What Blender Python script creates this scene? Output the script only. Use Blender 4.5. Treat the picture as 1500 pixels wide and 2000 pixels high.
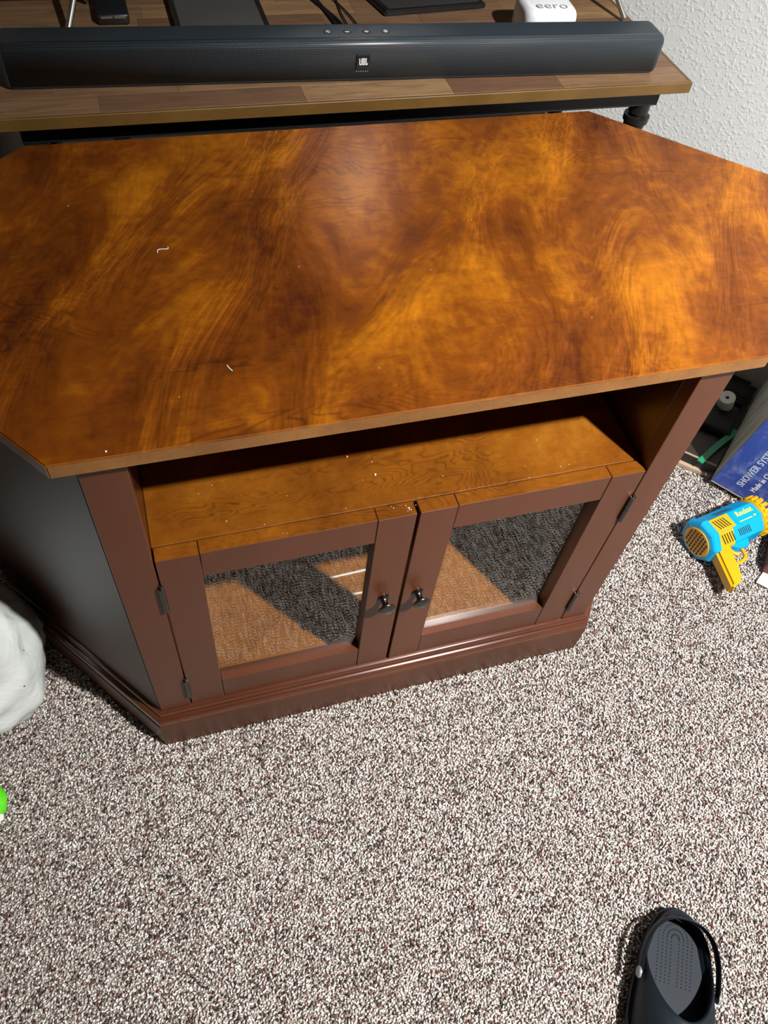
import bpy, bmesh, math, random
import numpy as np
from mathutils import Vector, Matrix
for o in list(bpy.data.objects): bpy.data.objects.remove(o)
S = bpy.context.scene
COL = S.collection
PI = math.pi
# ------------------------------------------------------------------ camera
cd = bpy.data.cameras.new('camera'); cam = bpy.data.objects.new('camera', cd); COL.objects.link(cam)
cd.sensor_fit = 'HORIZONTAL'; cd.sensor_width = 36.0
cd.lens = 36.0 * 1541.49 / 1500.0
cd.clip_start = 0.02
Mr = Matrix(((0.955613, 0.17561, -0.236571), (-0.279506, 0.794277, -0.539444), (0.093171, 0.581623, 0.808105)))
cam.matrix_world = Matrix.Translation((0.0969267, -0.5236337, 1.3429368)) @ Mr.to_4x4()
S.camera = cam
# ------------------------------------------------------------------ world, lamp, exposure
S.view_settings.view_transform = 'Standard'; S.view_settings.look = 'None'
S.view_settings.gamma = 1.0; S.view_settings.use_curve_mapping = False
S.view_settings.exposure = 0.0
w = bpy.data.worlds.new('world'); S.world = w; w.use_nodes = True
w.node_tree.nodes['Background'].inputs[0].default_value = (.8, .88, 1, 1)
w.node_tree.nodes['Background'].inputs[1].default_value = 0.05
ld = bpy.data.lights.new('ceiling_bulb', 'SPOT'); ld.energy = 560; ld.spot_size = math.radians(108); ld.spot_blend = 1.0; ld.shadow_soft_size = .035; ld.color = (1.0, .992, .97)
lo = bpy.data.objects.new('ceiling_bulb', ld); COL.objects.link(lo); lo.location = (1.13, -1.0, 2.30); lo.rotation_euler = Vector((.17, .70, -2.3)).to_track_quat('-Z', 'Y').to_euler()

# ------------------------------------------------------------------ node helpers
def lin(r, g, b):
    f = lambda c: (c/255/12.92) if c/255 <= .04045 else ((c/255+.055)/1.055)**2.4
    return (f(r), f(g), f(b), 1)
class NT:
    def __init__(s, name):
        s.m = bpy.data.materials.new(name); s.m.use_nodes = True
        s.t = s.m.node_tree; s.b = s.t.nodes['Principled BSDF']
    def n(s, kind, **kw):
        nd = s.t.nodes.new(kind)
        for k, v in kw.items():
            if k.startswith('i_'):
                key = k[2:].replace('_', ' ')
                nd.inputs[key].default_value = v
            else: setattr(nd, k, v)
        return nd
    def l(s, a, b): s.t.links.new(a, b)
    def noise(s, vec, scale, detail=3, rough=.5, dist=0):
        nd = s.n('ShaderNodeTexNoise'); nd.inputs['Scale'].default_value = scale
        nd.inputs['Detail'].default_value = detail; nd.inputs['Roughness'].default_value = rough
        nd.inputs['Distortion'].default_value = dist
        if vec is not None: s.l(vec, nd.inputs['Vector'])
        return nd.outputs['Fac']
    def coords(s, scale=(1, 1, 1), rot=(0, 0, 0), kind='Object', loc=(0, 0, 0)):
        tc = s.n('ShaderNodeTexCoord'); mp = s.n('ShaderNodeMapping')
        mp.inputs['Scale'].default_value = scale; mp.inputs['Rotation'].default_value = rot
        mp.inputs['Location'].default_value = loc
        s.l(tc.outputs[kind], mp.inputs['Vector']); return mp.outputs[0]
    def ramp(s, fac, stops):
        r = s.n('ShaderNodeValToRGB'); e = r.color_ramp.elements
        while len(e) < len(stops): e.new(.5)
        for el, (p, c) in zip(e, stops): el.position = p; el.color = c
        s.l(fac, r.inputs[0]); return r.outputs[0]
    def mix(s, a, b, fac, mode='MIX'):
        m = s.n('ShaderNodeMix', data_type='RGBA', blend_type=mode)
        for v, sock in ((a, m.inputs[6]), (b, m.inputs[7]), (fac, m.inputs[0])):
            if hasattr(v, 'links') or isinstance(v, bpy.types.NodeSocket): s.l(v, sock)
            else: sock.default_value = v
        return m.outputs[2]
    def math(s, op, a, b=None, c=None):
        m = s.n('ShaderNodeMath', operation=op)
        for i, v in enumerate((a, b, c)):
            if v is None: continue
            if isinstance(v, bpy.types.NodeSocket): s.l(v, m.inputs[i])
            else: m.inputs[i].default_value = v
        return m.outputs[0]
    def bump(s, h, strength=.3, dist=.002):
        b = s.n('ShaderNodeBump'); b.inputs['Strength'].default_value = strength; b.inputs['Distance'].default_value = dist
        s.l(h, b.inputs['Height']); s.l(b.outputs[0], s.b.inputs['Normal'])
    def set(s, **kw):
        for k, v in kw.items():
            sock = s.b.inputs[{'color': 'Base Color', 'rough': 'Roughness', 'metal': 'Metallic', 'spec': 'Specular IOR Level',
                               'coat': 'Coat Weight', 'coatr': 'Coat Roughness', 'sss': 'Subsurface Weight', 'trans': 'Transmission Weight',
                               'sheen': 'Sheen Weight', 'alpha': 'Alpha'}[k]]
            if isinstance(v, bpy.types.NodeSocket): s.l(v, sock)
            else: sock.default_value = v
        return s.m
def plain(name, col, rough=.5, metal=0, spec=.5, bump=None, vary=.12, coat=0):
    t = NT(name); v = t.coords()
    c = t.mix(tuple(x*(1-vary) for x in col[:3])+(1,), tuple(min(1, x*(1+vary)) for x in col[:3])+(1,), t.noise(v, 14, 3))
    t.set(color=c, rough=rough, metal=metal, spec=spec, coat=coat)
    if bump: t.bump(t.noise(v, bump[0], 2), bump[1], bump[2] if len(bump) > 2 else .001)
    return t.m
def cherry(name, dark, mid, bright, rough=.32, grain=.35, scale=1.0, vert=False, fig=1.0, coat=.25, lo_=.34, hi_=.7, sp=.5, off=(0, 0, 0), metal=0.0):
    t = NT(name)
    st = (1, 1, .25) if vert else (1, 1, 1)
    v = t.coords(st, loc=off)
    # broad cloudy figure, slanted curl streaks and finer flecks
    f1 = t.noise(v, 4.0*scale, 4, .58, .45)
    if vert: v2 = t.coords((6, 6, 1.5))
    else:
        v2 = t.coords((1, 1, 1), (0, 0, math.radians(-66))); m2 = t.n('ShaderNodeMapping'); m2.inputs['Scale'].default_value = (2.6, 7.0, 7.0); m2.inputs['Location'].default_value = off; t.l(v2, m2.inputs[0]); v2 = m2.outputs[0]
    f2 = t.noise(v2, 1.35*scale, 4, .6, .8)
    f3 = t.noise(v, 60*scale, 4, .7, .2)
    f4 = t.noise(t.coords((3, 90, 90) if not vert else (90, 90, 3)), 3*scale, 3, .6)
    s_ = t.math('ADD', t.math('MULTIPLY', f1, .46), t.math('MULTIPLY', f2, .40*fig))
    s_ = t.math('ADD', s_, t.math('MULTIPLY', f3, .17))
    s_ = t.math('ADD', s_, t.math('MULTIPLY', f4, .035))
    c = t.ramp(s_, [(lo_, dark), ((lo_+hi_)/2, mid), (hi_, bright)])
    # cathedral grain: fine contour lines of a stretched noise, broken up
    v3 = t.coords((1.0, 2.4, 2.4) if not vert else (5, 5, .7))
    g = t.noise(v3, 2.1*scale, 4, .42, .5)
    ln = t.math('SINE', t.math('MULTIPLY', g, 330))
    ln = t.math('POWER', t.math('MULTIPLY', t.math('ADD', ln, 1), .5), 4)
    brk = t.ramp(t.noise(t.coords((2, 30, 30)), 2, 3, .6), [(.40, (0, 0, 0, 1)), (.62, (1, 1, 1, 1))])
    msk = t.math('MULTIPLY', t.math('MULTIPLY', ln, brk), t.math('MULTIPLY', t.ramp(t.noise(v, 3.1*scale, 2), [(.42, (0, 0, 0, 1)), (.62, (1, 1, 1, 1))]), grain))
    c = t.mix(c, tuple(x*.42 for x in dark[:3])+(1,), msk)
    t.set(color=c, rough=rough, coat=coat, coatr=.22, spec=sp)
    if metal:      # wood fibres under the lacquer throw a coloured sheen that wanders with the figure
        t.set(metal=metal, rough=.56)
        t.bump(t.math('ADD', t.math('MULTIPLY', f1, .6), f2), .75, .014)
    else: t.bump(t.noise(t.coords((1, 5, 5)), 160, 3), .05, .0006)
    return t.m
MAT = {}
OFF = (8.8, 9.3, .6)  # offset lays dark figure on the left, putting light falloff into the colour
MAT['top'] = cherry('cherry_veneer_top', (.105, .0165, .0013, 1), (.36, .090, .0024, 1), (.86, .290, .006, 1), fig=1.1, grain=.5, rough=.46, lo_=.395, hi_=.70, off=OFF, metal=.72)
MAT['shelf'] = cherry('cherry_veneer_shelf', (.100, .026, .0018, 1), (.20, .062, .004, 1), (.33, .130, .011, 1), scale=1.5, fig=.7, grain=.55)
MAT['edge'] = cherry('cherry_edge_banding', (.19, .072, .014, 1), (.30, .130, .027, 1), (.44, .21, .052, 1), scale=3, fig=.3, rough=.4, grain=.15)
MAT['front'] = cherry('stained_cherry_front', (.082, .0225, .0080, 1), (.108, .0305, .0110, 1), (.142, .042, .0150, 1), vert=True, fig=.5, rough=.40, grain=.15, sp=.35)
MAT['base'] = cherry('stained_cherry_plinth', (.068, .021, .0085, 1), (.095, .031, .0125, 1), (.125, .043, .018, 1), vert=True, fig=.5, rough=.42, grain=.2, sp=.25, coat=.08)
MAT['mould'] = cherry('polished_moulding', (.070, .018, .0065, 1), (.095, .025, .009, 1), (.125, .035, .012, 1), vert=True, fig=.4, rough=.25, grain=.1, coat=.7)
MAT['side'] = cherry('lacquered_side_panel', (.034, .0070, .0026, 1), (.043, .0095, .0035, 1), (.055, .0130, .005, 1), vert=True, fig=.3, rough=.40, grain=.1, coat=.0, sp=.42)
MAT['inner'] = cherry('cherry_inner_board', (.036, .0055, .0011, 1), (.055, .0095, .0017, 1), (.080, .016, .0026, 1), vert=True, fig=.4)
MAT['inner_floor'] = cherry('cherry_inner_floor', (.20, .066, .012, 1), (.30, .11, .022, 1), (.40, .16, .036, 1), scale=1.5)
MAT['bevel_glint'] = plain('painted_bevel_highlight', (.72, .42, .20, 1), .35)
MAT['metal_dark'] = plain('antique_pewter', (.10, .095, .088, 1), .28, 1.0)
MAT['steel'] = plain('brushed_steel', (.5, .49, .47, 1), .3, 1.0)
MAT['black_metal'] = plain('black_powder_coat', (.012, .012, .014, 1), .45)
MAT['pipe'] = plain('blackened_pipe', (.03, .027, .026, 1), .38, .6, bump=(60, .3))
MAT['black_plastic'] = plain('black_plastic', (.012, .013, .016, 1), .35)
MAT['gap'] = plain('dark_seam', (.02, .006, .003, 1), .7)

def glass_mat(name, tint, boost=1.0, rough=.0):
    m = bpy.data.materials.new(name); m.use_nodes = True; t = m.node_tree; t.nodes.clear()
    o = t.nodes.new('ShaderNodeOutputMaterial'); mx = t.nodes.new('ShaderNodeMixShader')
    tr = t.nodes.new('ShaderNodeBsdfTransparent'); gl = t.nodes.new('ShaderNodeBsdfGlossy'); lw = t.nodes.new('ShaderNodeLayerWeight'); lw.inputs[0].default_value = .5; pw = t.nodes.new('ShaderNodeMath'); pw.operation = 'POWER'; pw.inputs[1].default_value = 5; fr = t.nodes.new('ShaderNodeMath'); fr.operation = 'MULTIPLY_ADD'; fr.inputs[1].default_value = .96; fr.inputs[2].default_value = .04
    tr.inputs[0].default_value = tint; gl.inputs['Roughness'].default_value = rough; t.links.new(lw.outputs['Facing'], pw.inputs[0]); t.links.new(pw.outputs[0], fr.inputs[0])
    mu = t.nodes.new('ShaderNodeMath'); mu.operation = 'MULTIPLY'; mu.inputs[1].default_value = boost
    t.links.new(fr.outputs[0], mu.inputs[0]); t.links.new(mu.outputs[0], mx.inputs[0])
    t.links.new(tr.outputs[0], mx.inputs[1]); t.links.new(gl.outputs[0], mx.inputs[2]); t.links.new(mx.outputs[0], o.inputs[0])
    return m
MAT['glass'] = glass_mat('door_glass', (.97, .97, .95, 1), 1.25)
MAT['film'] = glass_mat('clear_plastic_film', (.92, .94, .95, 1), 1.0, .25)
MAT['smoke'] = plain('smoked_glass', (.045, .045, .045, 1), .12, 0, .8)

# ------------------------------------------------------------------ mesh helpers
def link(name, me, mat, parent=None, loc=None, rot=None, smooth=None):
    o = bpy.data.objects.new(name, me); COL.objects.link(o)
    if mat: me.materials.append(mat)
    if parent: o.parent = parent
    if loc: o.location = loc
    if rot: o.rotation_euler = rot
    if smooth is not None:
        for p in me.polygons: p.use_smooth = True
        if smooth > 0:
            try: me.set_sharp_from_angle(angle=math.radians(smooth))
            except Exception: pass
    return o
def obj(name, bm, mat, parent=None, loc=None, rot=None, smooth=None):
    bmesh.ops.recalc_face_normals(bm, faces=bm.faces)
    me = bpy.data.meshes.new(name); bm.to_mesh(me); bm.free()
    return link(name, me, mat, parent, loc, rot, smooth)
def thing(name, label, cat, loc=(0, 0, 0), rot=(0, 0, 0), group=None):
    o = bpy.data.objects.new(name, None); COL.objects.link(o); o.empty_display_size = .05
    o.location = loc; o.rotation_euler = rot; return tag(o, label, cat, group)
def tag(o, label, cat, group=None, kind=None):
    o['label'] = label; o['category'] = cat
    if group: o['group'] = group
    if kind: o['kind'] = kind
    return o
def struct(o): o['kind'] = 'structure'; return o
def bx(bm, x0, x1, y0, y1, z0, z1, bev=0, mtx=None, seg=1):
    b = bmesh.new() if bev else bm
    vs = [b.verts.new((x, y, z)) for z in (z0, z1) for y in (y0, y1) for x in (x0, x1)]
    for f in ((0, 1, 3, 2), (4, 6, 7, 5), (0, 4, 5, 1), (2, 3, 7, 6), (0, 2, 6, 4), (1, 5, 7, 3)):
        b.faces.new([vs[i] for i in f])
    if bev:
        bmesh.ops.recalc_face_normals(b, faces=b.faces)
        bmesh.ops.bevel(b, geom=list(b.edges), offset=bev, segments=seg, affect='EDGES', profile=.5)
        merge(bm, b, mtx)
    elif mtx is not None:
        bmesh.ops.transform(b, matrix=mtx, verts=vs)
def merge(bm, b, mtx=None):
    me = bpy.data.meshes.new('tmp'); 
    if mtx is not None: bmesh.ops.transform(b, matrix=mtx, verts=b.verts)
    b.to_mesh(me); b.free(); bm.from_mesh(me); bpy.data.meshes.remove(me)
def prism(bm, poly, z0, z1, bev=0):
    b = bmesh.new()
    lo_ = [b.verts.new((x, y, z0)) for x, y in poly]; hi_ = [b.verts.new((x, y, z1)) for x, y in poly]
    n = len(poly); b.faces.new(lo_[::-1]); b.faces.new(hi_)
    for i in range(n): b.faces.new((lo_[i], lo_[(i+1) % n], hi_[(i+1) % n], hi_[i]))
    bmesh.ops.recalc_face_normals(b, faces=b.faces)
    if bev: bmesh.ops.bevel(b, geom=list(b.edges), offset=bev, segments=2, affect='EDGES')
    merge(bm, b)
def lathe(bm, prof, seg=24, mtx=None):
    b = bmesh.new(); rings = []
    for r, z in prof:
        if r < 1e-6: rings.append([b.verts.new((0, 0, z))])
        else: rings.append([b.verts.new((r*math.cos(2*PI*i/seg), r*math.sin(2*PI*i/seg), z)) for i in range(seg)])
    for a, c in zip(rings, rings[1:]):
        for i in range(seg):
            j = (i+1) % seg
            q = [a[i % len(a)], a[j % len(a)], c[j % len(c)], c[i % len(c)]]
            u = []
            for v in q:
                if v not in u: u.append(v)
            if len(u) > 2:
                try: b.faces.new(u)
                except ValueError: pass
    for rg in (rings[0], rings[-1]):
        if len(rg) > 2:
            try: b.faces.new(rg)
            except ValueError: pass
    merge(bm, b, mtx)
def axis_mtx(a, b):
    a = Vector(a); d = Vector(b)-a
    return Matrix.Translation(a) @ d.to_track_quat('Z', 'Y').to_matrix().to_4x4(), d.length
def rod(bm, a, b, r, seg=14, r2=None):
    m, L = axis_mtx(a, b); lathe(bm, [(r, 0), (r if r2 is None else r2, L)], seg, m)
def tube(bm, pts, r, seg=8):
    pts = [Vector(p) for p in pts]; n = len(pts); rings = []
    up = Vector((0, 0, 1))
    for i, p in enumerate(pts):
        t = (pts[min(i+1, n-1)]-pts[max(i-1, 0)]).normalized()
        s = t.cross(up)
        if s.length < 1e-3: s = t.cross(Vector((1, 0, 0)))
        s.normalize(); u = s.cross(t)
        rings.append([bm.verts.new(p+s*r*math.cos(2*PI*k/seg)+u*r*math.sin(2*PI*k/seg)) for k in range(seg)])
    for a, b in zip(rings, rings[1:]):
        for k in range(seg): bm.faces.new((a[k], a[(k+1) % seg], b[(k+1) % seg], b[k]))
    bm.faces.new(rings[0]); bm.faces.new(rings[-1][::-1])
def smooth_path(pts, k=8):
    P = [Vector(p) for p in pts]; P = [2*P[0]-P[1]]+P+[2*P[-1]-P[-2]]; out = []
    for i in range(1, len(P)-2):
        for j in range(k):
            t = j/k; a, b, c, d = P[i-1:i+3]
            out.append(.5*((2*b)+(c-a)*t+(2*a-5*b+4*c-d)*t*t+(-a+3*b-3*c+d)*t**3))
    out.append(P[-2]); return out
def text_mesh(name, s, size, depth, mat, parent, loc, rot, sx=1.0, space=1.0, bold=0.0):
    cu = bpy.data.curves.new(name, 'FONT'); cu.body = s; cu.size = size; cu.extrude = depth; cu.offset = bold
    cu.space_character = space; cu.resolution_u = 3
    cu.align_x = 'CENTER'; cu.align_y = 'CENTER'
    o = bpy.data.objects.new(name, cu); COL.objects.link(o)
    dg = bpy.context.evaluated_depsgraph_get(); me = bpy.data.meshes.new_from_object(o.evaluated_get(dg))
    bpy.data.objects.remove(o); me.materials.clear()
    me.transform(Matrix.Diagonal((sx, 1, 1, 1)))
    return link(name, me, mat, parent, loc, rot)

# ------------------------------------------------------------------ room
q = math.sqrt(.5)
def UV(u, v): return ((u-v)*q, (u+v)*q)        # u runs towards the right wall, v towards the left wall
U1, V1, U0, V0 = 2.0*q, 1.07*q, -2.3, -2.5
t = NT('carpet_backing'); v = t.coords()
c = t.ramp(t.noise(v, 260, 2, .6), [(.30, lin(70, 58, 54)), (.42, lin(128, 116, 106)), (.55, lin(176, 164, 152)), (.7, lin(214, 206, 196))])
t.set(color=c, rough=.95, spec=.1); t.bump(t.noise(v, 260, 2), .8, .004); MAT['floor'] = t.m
t = NT('textured_wall_paint'); v = t.coords()
c = t.mix(lin(200, 201, 199), lin(208, 209, 207), t.noise(v, 6, 2))
t.set(color=c, rough=.75, spec=.25)
h = t.ramp(t.noise(v, 175, 2, .4, .0), [(.50, (0, 0, 0, 1)), (.70, (1, 1, 1, 1))])
h2 = t.noise(v, 45, 3)
t.bump(t.math('ADD', h, t.math('MULTIPLY', h2, .3)), .42, .0018); MAT['wall'] = t.m
t = NT('ceiling_paint'); t.set(color=t.mix(lin(150, 148, 143), lin(160, 157, 151), t.noise(t.coords(), 20)), rough=.9); MAT['ceil'] = t.m
def room_box(name, u0, u1, v0, v1, z0, z1, mat):
    bm = bmesh.new(); bx(bm, u0, u1, v0, v1, z0, z1)
    return struct(obj(name, bm, mat, rot=(0, 0, PI/4)))
room_box('floor', U0, U1, V0, V1, -.1, 0, MAT['floor'])
room_box('wall_right', U1, U1+.1, V0, V1+.1, -.1, 2.5, MAT['wall'])
MAT['wall_shade'] = plain('wall_paint_with_shade', lin(150, 140, 128), .8, bump=(150, .4, .002))  # left wall colour darkened to hold its shade and dim tabletop reflections
room_box('wall_left', U0, U1, V1, V1+.1, -.1, 2.5, MAT['wall_shade'])
MAT['far'] = plain('far_wall_paint', lin(120, 116, 110), .8)
room_box('wall_front', U0, U1, V0-.1, V0, -.1, 2.5, MAT['far'])
room_box('wall_back', U0-.1, U0, V0-.1, V1+.1, -.1, 2.5, MAT['far'])
room_box('ceiling', U0-.1, U1+.1, V0-.1, V1+.1, 2.4, 2.5, MAT['ceil'])

# ------------------------------------------------------------------ corner cabinet
CAB = thing('corner_cabinet', 'reddish cherry wood corner television cabinet with two glass doors on the speckled carpet', 'cabinet')
HT, TT = .7548, .0191
TOP = [(-.0215, -.015), (.7715, -.015), (1.01, .305), (.788, .526), (-.0236, .526), (-.262, .302)]
BODY = [(0, 0), (.75, 0), (.972, .297), (.770, .500), (-.004, .500), (-.222, .297)]
bm = bmesh.new(); prism(bm, TOP, HT-TT, HT, .0014)
top = obj('tabletop', bm, MAT['top'], CAB)
top.data.materials.append(MAT['edge']); top.data.materials.append(MAT['bevel_glint'])
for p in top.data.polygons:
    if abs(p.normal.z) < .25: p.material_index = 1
    elif p.normal.z < .95 and p.normal.y < -.1: p.material_index = 2  # front bevel coloured pale, a painted highlight line
def wall_piece(a, b, th, z0, z1, bm, inset=0.0):
    a = Vector(a); b = Vector(b); d = (b-a).normalized(); n = Vector((-d.y, d.x))
    a2 = a+n*inset+d*0; b2 = b+n*inset
    poly = [a2, b2, b2+n*th, a2+n*th]
    prism(bm, [tuple(p) for p in poly], z0, z1, .0006)
ZB = .114
def side(a, b, nm):
    bm = bmesh.new(); wall_piece(a, b, .018, ZB-.03, HT-TT, bm); obj(nm, bm, MAT['side'], CAB)
side((.7508, .0012), BODY[2], 'side_panel')
side(BODY[5], (-.0008, .0012), 'side_panel')
for a, b in ((BODY[2], BODY[3]), (BODY[3], BODY[4]), (BODY[4], BODY[5])): side(a, b, 'back_panel')
WS = .0467
STRIPS = ((0.2672, 0.1724, 0.4062, 0.1764), (0.2906, 0.1338, 0.3932, 0.1310))
MAT['pale_finish'] = plain('pale_finish', (.75, .75, .74, 1), .45)
for x0, x1 in ((0, WS), (.75-WS, .75)):
    bm = bmesh.new(); bx(bm, x0, x1, 0, .021, ZB-.003, HT-TT, .0008); obj('face_stile', bm, MAT['front'], CAB)
for x0, x1 in ((WS-.018, WS), (.75-WS, .75-WS+.018)):
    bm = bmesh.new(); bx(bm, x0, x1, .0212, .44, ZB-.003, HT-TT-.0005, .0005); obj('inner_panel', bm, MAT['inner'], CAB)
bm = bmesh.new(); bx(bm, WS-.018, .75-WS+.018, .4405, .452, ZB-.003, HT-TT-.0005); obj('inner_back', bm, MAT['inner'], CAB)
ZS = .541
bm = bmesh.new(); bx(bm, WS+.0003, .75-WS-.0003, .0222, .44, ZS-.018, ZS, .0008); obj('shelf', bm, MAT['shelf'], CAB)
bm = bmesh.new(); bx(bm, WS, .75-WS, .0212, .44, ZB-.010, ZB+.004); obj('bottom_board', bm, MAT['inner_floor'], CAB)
bm = bmesh.new(); bx(bm, WS+.0003, .75-WS-.0003, .20, .44, .325, .331, .0008); obj('inner_shelf', bm, MAT['glass'], CAB)
for (xa, ya, xb, yb) in STRIPS:  # thin pale rods put in to draw two white streaks
    bm = bmesh.new(); rod(bm, (xa, ya, ZB+.0062), (xb, yb, ZB+.0062), .0022, 8); o = obj('pale_strip', bm, MAT['pale_finish'], CAB); o['label'] = 'thin pale strip lying inside behind the left glass'
# base with moulded upper edge
def offset_poly(poly, d):
    n = len(poly); out = []
    for i in range(n):
        p0, p1, p2 = Vector(poly[i-1]), Vector(poly[i]), Vector(poly[(i+1) % n])
        e1 = (p1-p0).normalized(); e2 = (p2-p1).normalized()
        n1 = Vector((e1.y, -e1.x)); n2 = Vector((e2.y, -e2.x))
        m = (n1+n2).normalized(); out.append(p1+m*(d/max(.3, m.dot(n1))))
    return out
def moulding(name, prof, mat):
    bm = bmesh.new(); rings = []
    for z, d in prof: rings.append([bm.verts.new((p.x, p.y, z)) for p in offset_poly(BODY, d)])
    for a, b in zip(rings, rings[1:]):
        for i in range(6): bm.faces.new((a[i], a[(i+1) % 6], b[(i+1) % 6], b[i]))
    bm.faces.new(rings[0]); bm.faces.new(rings[-1]); return obj(name, bm, mat, CAB)
moulding('plinth', [(0.001, .0150), (.0795, .0150), (.0812, .0135)], MAT['base'])
mo = moulding('base_moulding', [(.0812, .0118), (.083, .0118), (.0835, .0132), (.087, .0142), (.091, .0140), (.095, .0128), (.098, .0105), (.0995, .0078),
                           (.1000, .0062), (.1035, .0060), (.1065, .0058), (.1095, .0050), (.1115, .0030), (.1125, .0012), (.1125, -.02)], MAT['mould'])
for p in mo.data.polygons: p.use_smooth = True
mo.data.set_sharp_from_angle(angle=math.radians(34))
# doors
GLZ0, GLZ1, SR = .176, .4895, .0512
def knob_bm():
    bm = bmesh.new()
    lathe(bm, [(0, 0), (.0070, 0), (.0086, .0008), (.0088, .0030), (.0070, .0046), (.0052, .0062), (.0046, .0095), (.0052, .0135), (.0072, .0165), (.0110, .0185), (.0128, .0195), (.0130, .0210), (.0120, .0222), (.006, .0228), (0, .0230)], 28,
          Matrix.Rotation(PI/2, 4, 'X'))
    return bm
def hinge_bm():
    bm = bmesh.new()
    for z0, z1, r in ((0, .0285, .0040), (.0290, .0575, .0040)): rod(bm, (0, 0, z0), (0, 0, z1), r)
    lathe(bm, [(0, .0610), (.002, .0605), (.0029, .0592), (.0024, .0578), (.0040, .0575)], 12)
    lathe(bm, [(.004, 0), (.003, -.0014), (0, -.0018)], 12)
    bx(bm, -.0085, -.0005, .0030, .0042, .001, .0565)
    return bm
def door(x0, x1, knob, hx, hz):
    bm = bmesh.new(); z0, z1 = ZB+.0025, ZS
    bx(bm, x0, x0+SR, 0, .0205, z0, z1, .0007); bx(bm, x1-SR, x1, 0, .0205, z0, z1, .0007)
    bx(bm, x0+SR+.0007, x1-SR-.0007, .0006, .0205, z0, GLZ0, .0006); bx(bm, x0+SR+.0007, x1-SR-.0007, .0006, .0205, GLZ1, z1, .0006)
    d = obj('door', bm, MAT['front'], CAB)
    d.data.materials.append(MAT['shelf'])
    for p in d.data.polygons:
        if p.normal.z > .8 and p.center.z > z1-.003: p.material_index = 1
    bm = bmesh.new(); bx(bm, x0+SR-.006, x1-SR+.006, .0130, .0160, GLZ0-.006, GLZ1+.006)
    g = obj('glass_pane', bm, MAT['glass'], d); g['label'] = 'clear glass pane reflecting the carpet'
    k = obj('knob', knob_bm(), MAT['metal_dark'], d, loc=(knob[0], 0.0004, knob[1]), smooth=50); k['label'] = 'dark pewter knob'
    for z in hz: obj('hinge', hinge_bm(), MAT['metal_dark'], d, loc=(hx, -.0028, z), smooth=40)
    return d
door(WS+.0020, .375-.0024, (.3470, .337), WS+.0012, (.4285, .1535))
door(.375+.0024, .75-WS-.0020, (.4005, .333), .75-WS-.0012, (.4285, .1555))

# ------------------------------------------------------------------ pipe console and what stands on it
ZC = .75
t = NT('walnut_stave'); oi = t.n('ShaderNodeObjectInfo')
v = t.coords((1, 9, 9), kind='Object')
add = t.n('ShaderNodeVectorMath', operation='ADD'); t.l(v, add.inputs[0]); cmb = t.n('ShaderNodeCombineXYZ')
t.l(t.math('MULTIPLY', oi.outputs['Random'], 37.0), cmb.inputs[0]); t.l(cmb.outputs[0], add.inputs[1])
gr = t.noise(add.outputs[0], 9, 4, .6, .8)
basec = t.ramp(oi.outputs['Random'], [(0, lin(112, 82, 62)), (.35, lin(128, 98, 72)), (.7, lin(146, 114, 82)), (1, lin(160, 128, 90))])
c = t.mix(basec, lin(84, 62, 48), t.math('MULTIPLY', t.ramp(gr, [(.35, (1, 1, 1, 1)), (.6, (0, 0, 0, 1))]), .5))
t.set(color=c, rough=.42, spec=.4); t.bump(gr, .1, .0005); MAT['stave'] = t.m
MAT['gold_edge'] = cherry('golden_stained_edge', lin(98, 70, 30), lin(116, 84, 38), lin(134, 98, 48), scale=2, fig=.3, rough=.45, grain=.1)
CX0, CX1, CY0, CY1 = -.085, 1.018, .600, .975
CON = thing('pipe_console_table', 'walnut butcher-block console table on black metal frame and pipe legs behind the cabinet', 'table', (0, 0, 0))
bm = bmesh.new(); bx(bm, CX0, CX1, CY0, CY0+.006, ZC-.0175, ZC-.0002, .0008); bx(bm, CX0, CX0+.006, CY0+.006, CY1, ZC-.0175, ZC-.0002, .0005)
bx(bm, CX1-.006, CX1, CY0+.006, CY1, ZC-.0175, ZC-.0002, .0005)
e = obj('front_edge_band', bm, MAT['gold_edge'], CON); e['label'] = 'golden brown front edge of the console board'
random.seed(11)
rw = .0465; y = CY0+.006; r_i = 0
while y < CY1-.001:
    y1 = min(y+rw, CY1); x = CX0+.006; first = True
    while x < CX1-.006:
        L = random.uniform(.16, .30) if not first else random.uniform(.08, .25); first = False
        x1 = min(x+L, CX1-.006)
        if CX1-.006-x1 < .05: x1 = CX1-.006
        bm = bmesh.new(); bx(bm, 0, x1-x-.0002, 0, y1-y-.0002, -.0172, 0, .0003)
        s_ = obj('stave', bm, MAT['stave'], CON, loc=(x, y, ZC-random.uniform(0, .0002)))
        x = x1
    y = y1; r_i += 1
bm = bmesh.new()
FX0, FX1 = -.036, .992
for (a, b) in ((.637, .652), (.925, .940)): bx(bm, FX0, FX1, a, b, .694, .7325, .001)
for x in (FX0, FX1-.03): bx(bm, x, x+.03, .652, .925, .700, .7325, .001)
obj('metal_frame', bm, MAT['black_metal'], CON)
for x in (-.012, .1): 
    bm = bmesh.new(); bx(bm, x-.012 if x > 0 else -.034, x+.012, .640, .652, .672, .6945, .001); obj('frame_bracket', bm, MAT['black_metal'], CON)
def pleg(x, y):
    bm = bmesh.new(); rod(bm, (x, y, .002), (x, y, .694), .0150, 20)
    for z, r, h in ((.676, .0175, .018), (.661, .0225, .010), (.652, .0185, .008), (.002, .034, .006), (.010, .02, .014)): rod(bm, (x, y, z), (x, y, z+h), r, 20)
    o = obj('pipe_leg', bm, MAT['pipe'], CON, smooth=35)
pleg(.972, .655); pleg(.972, .925); pleg(-.02, .925); pleg(-.02, .655)

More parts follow.
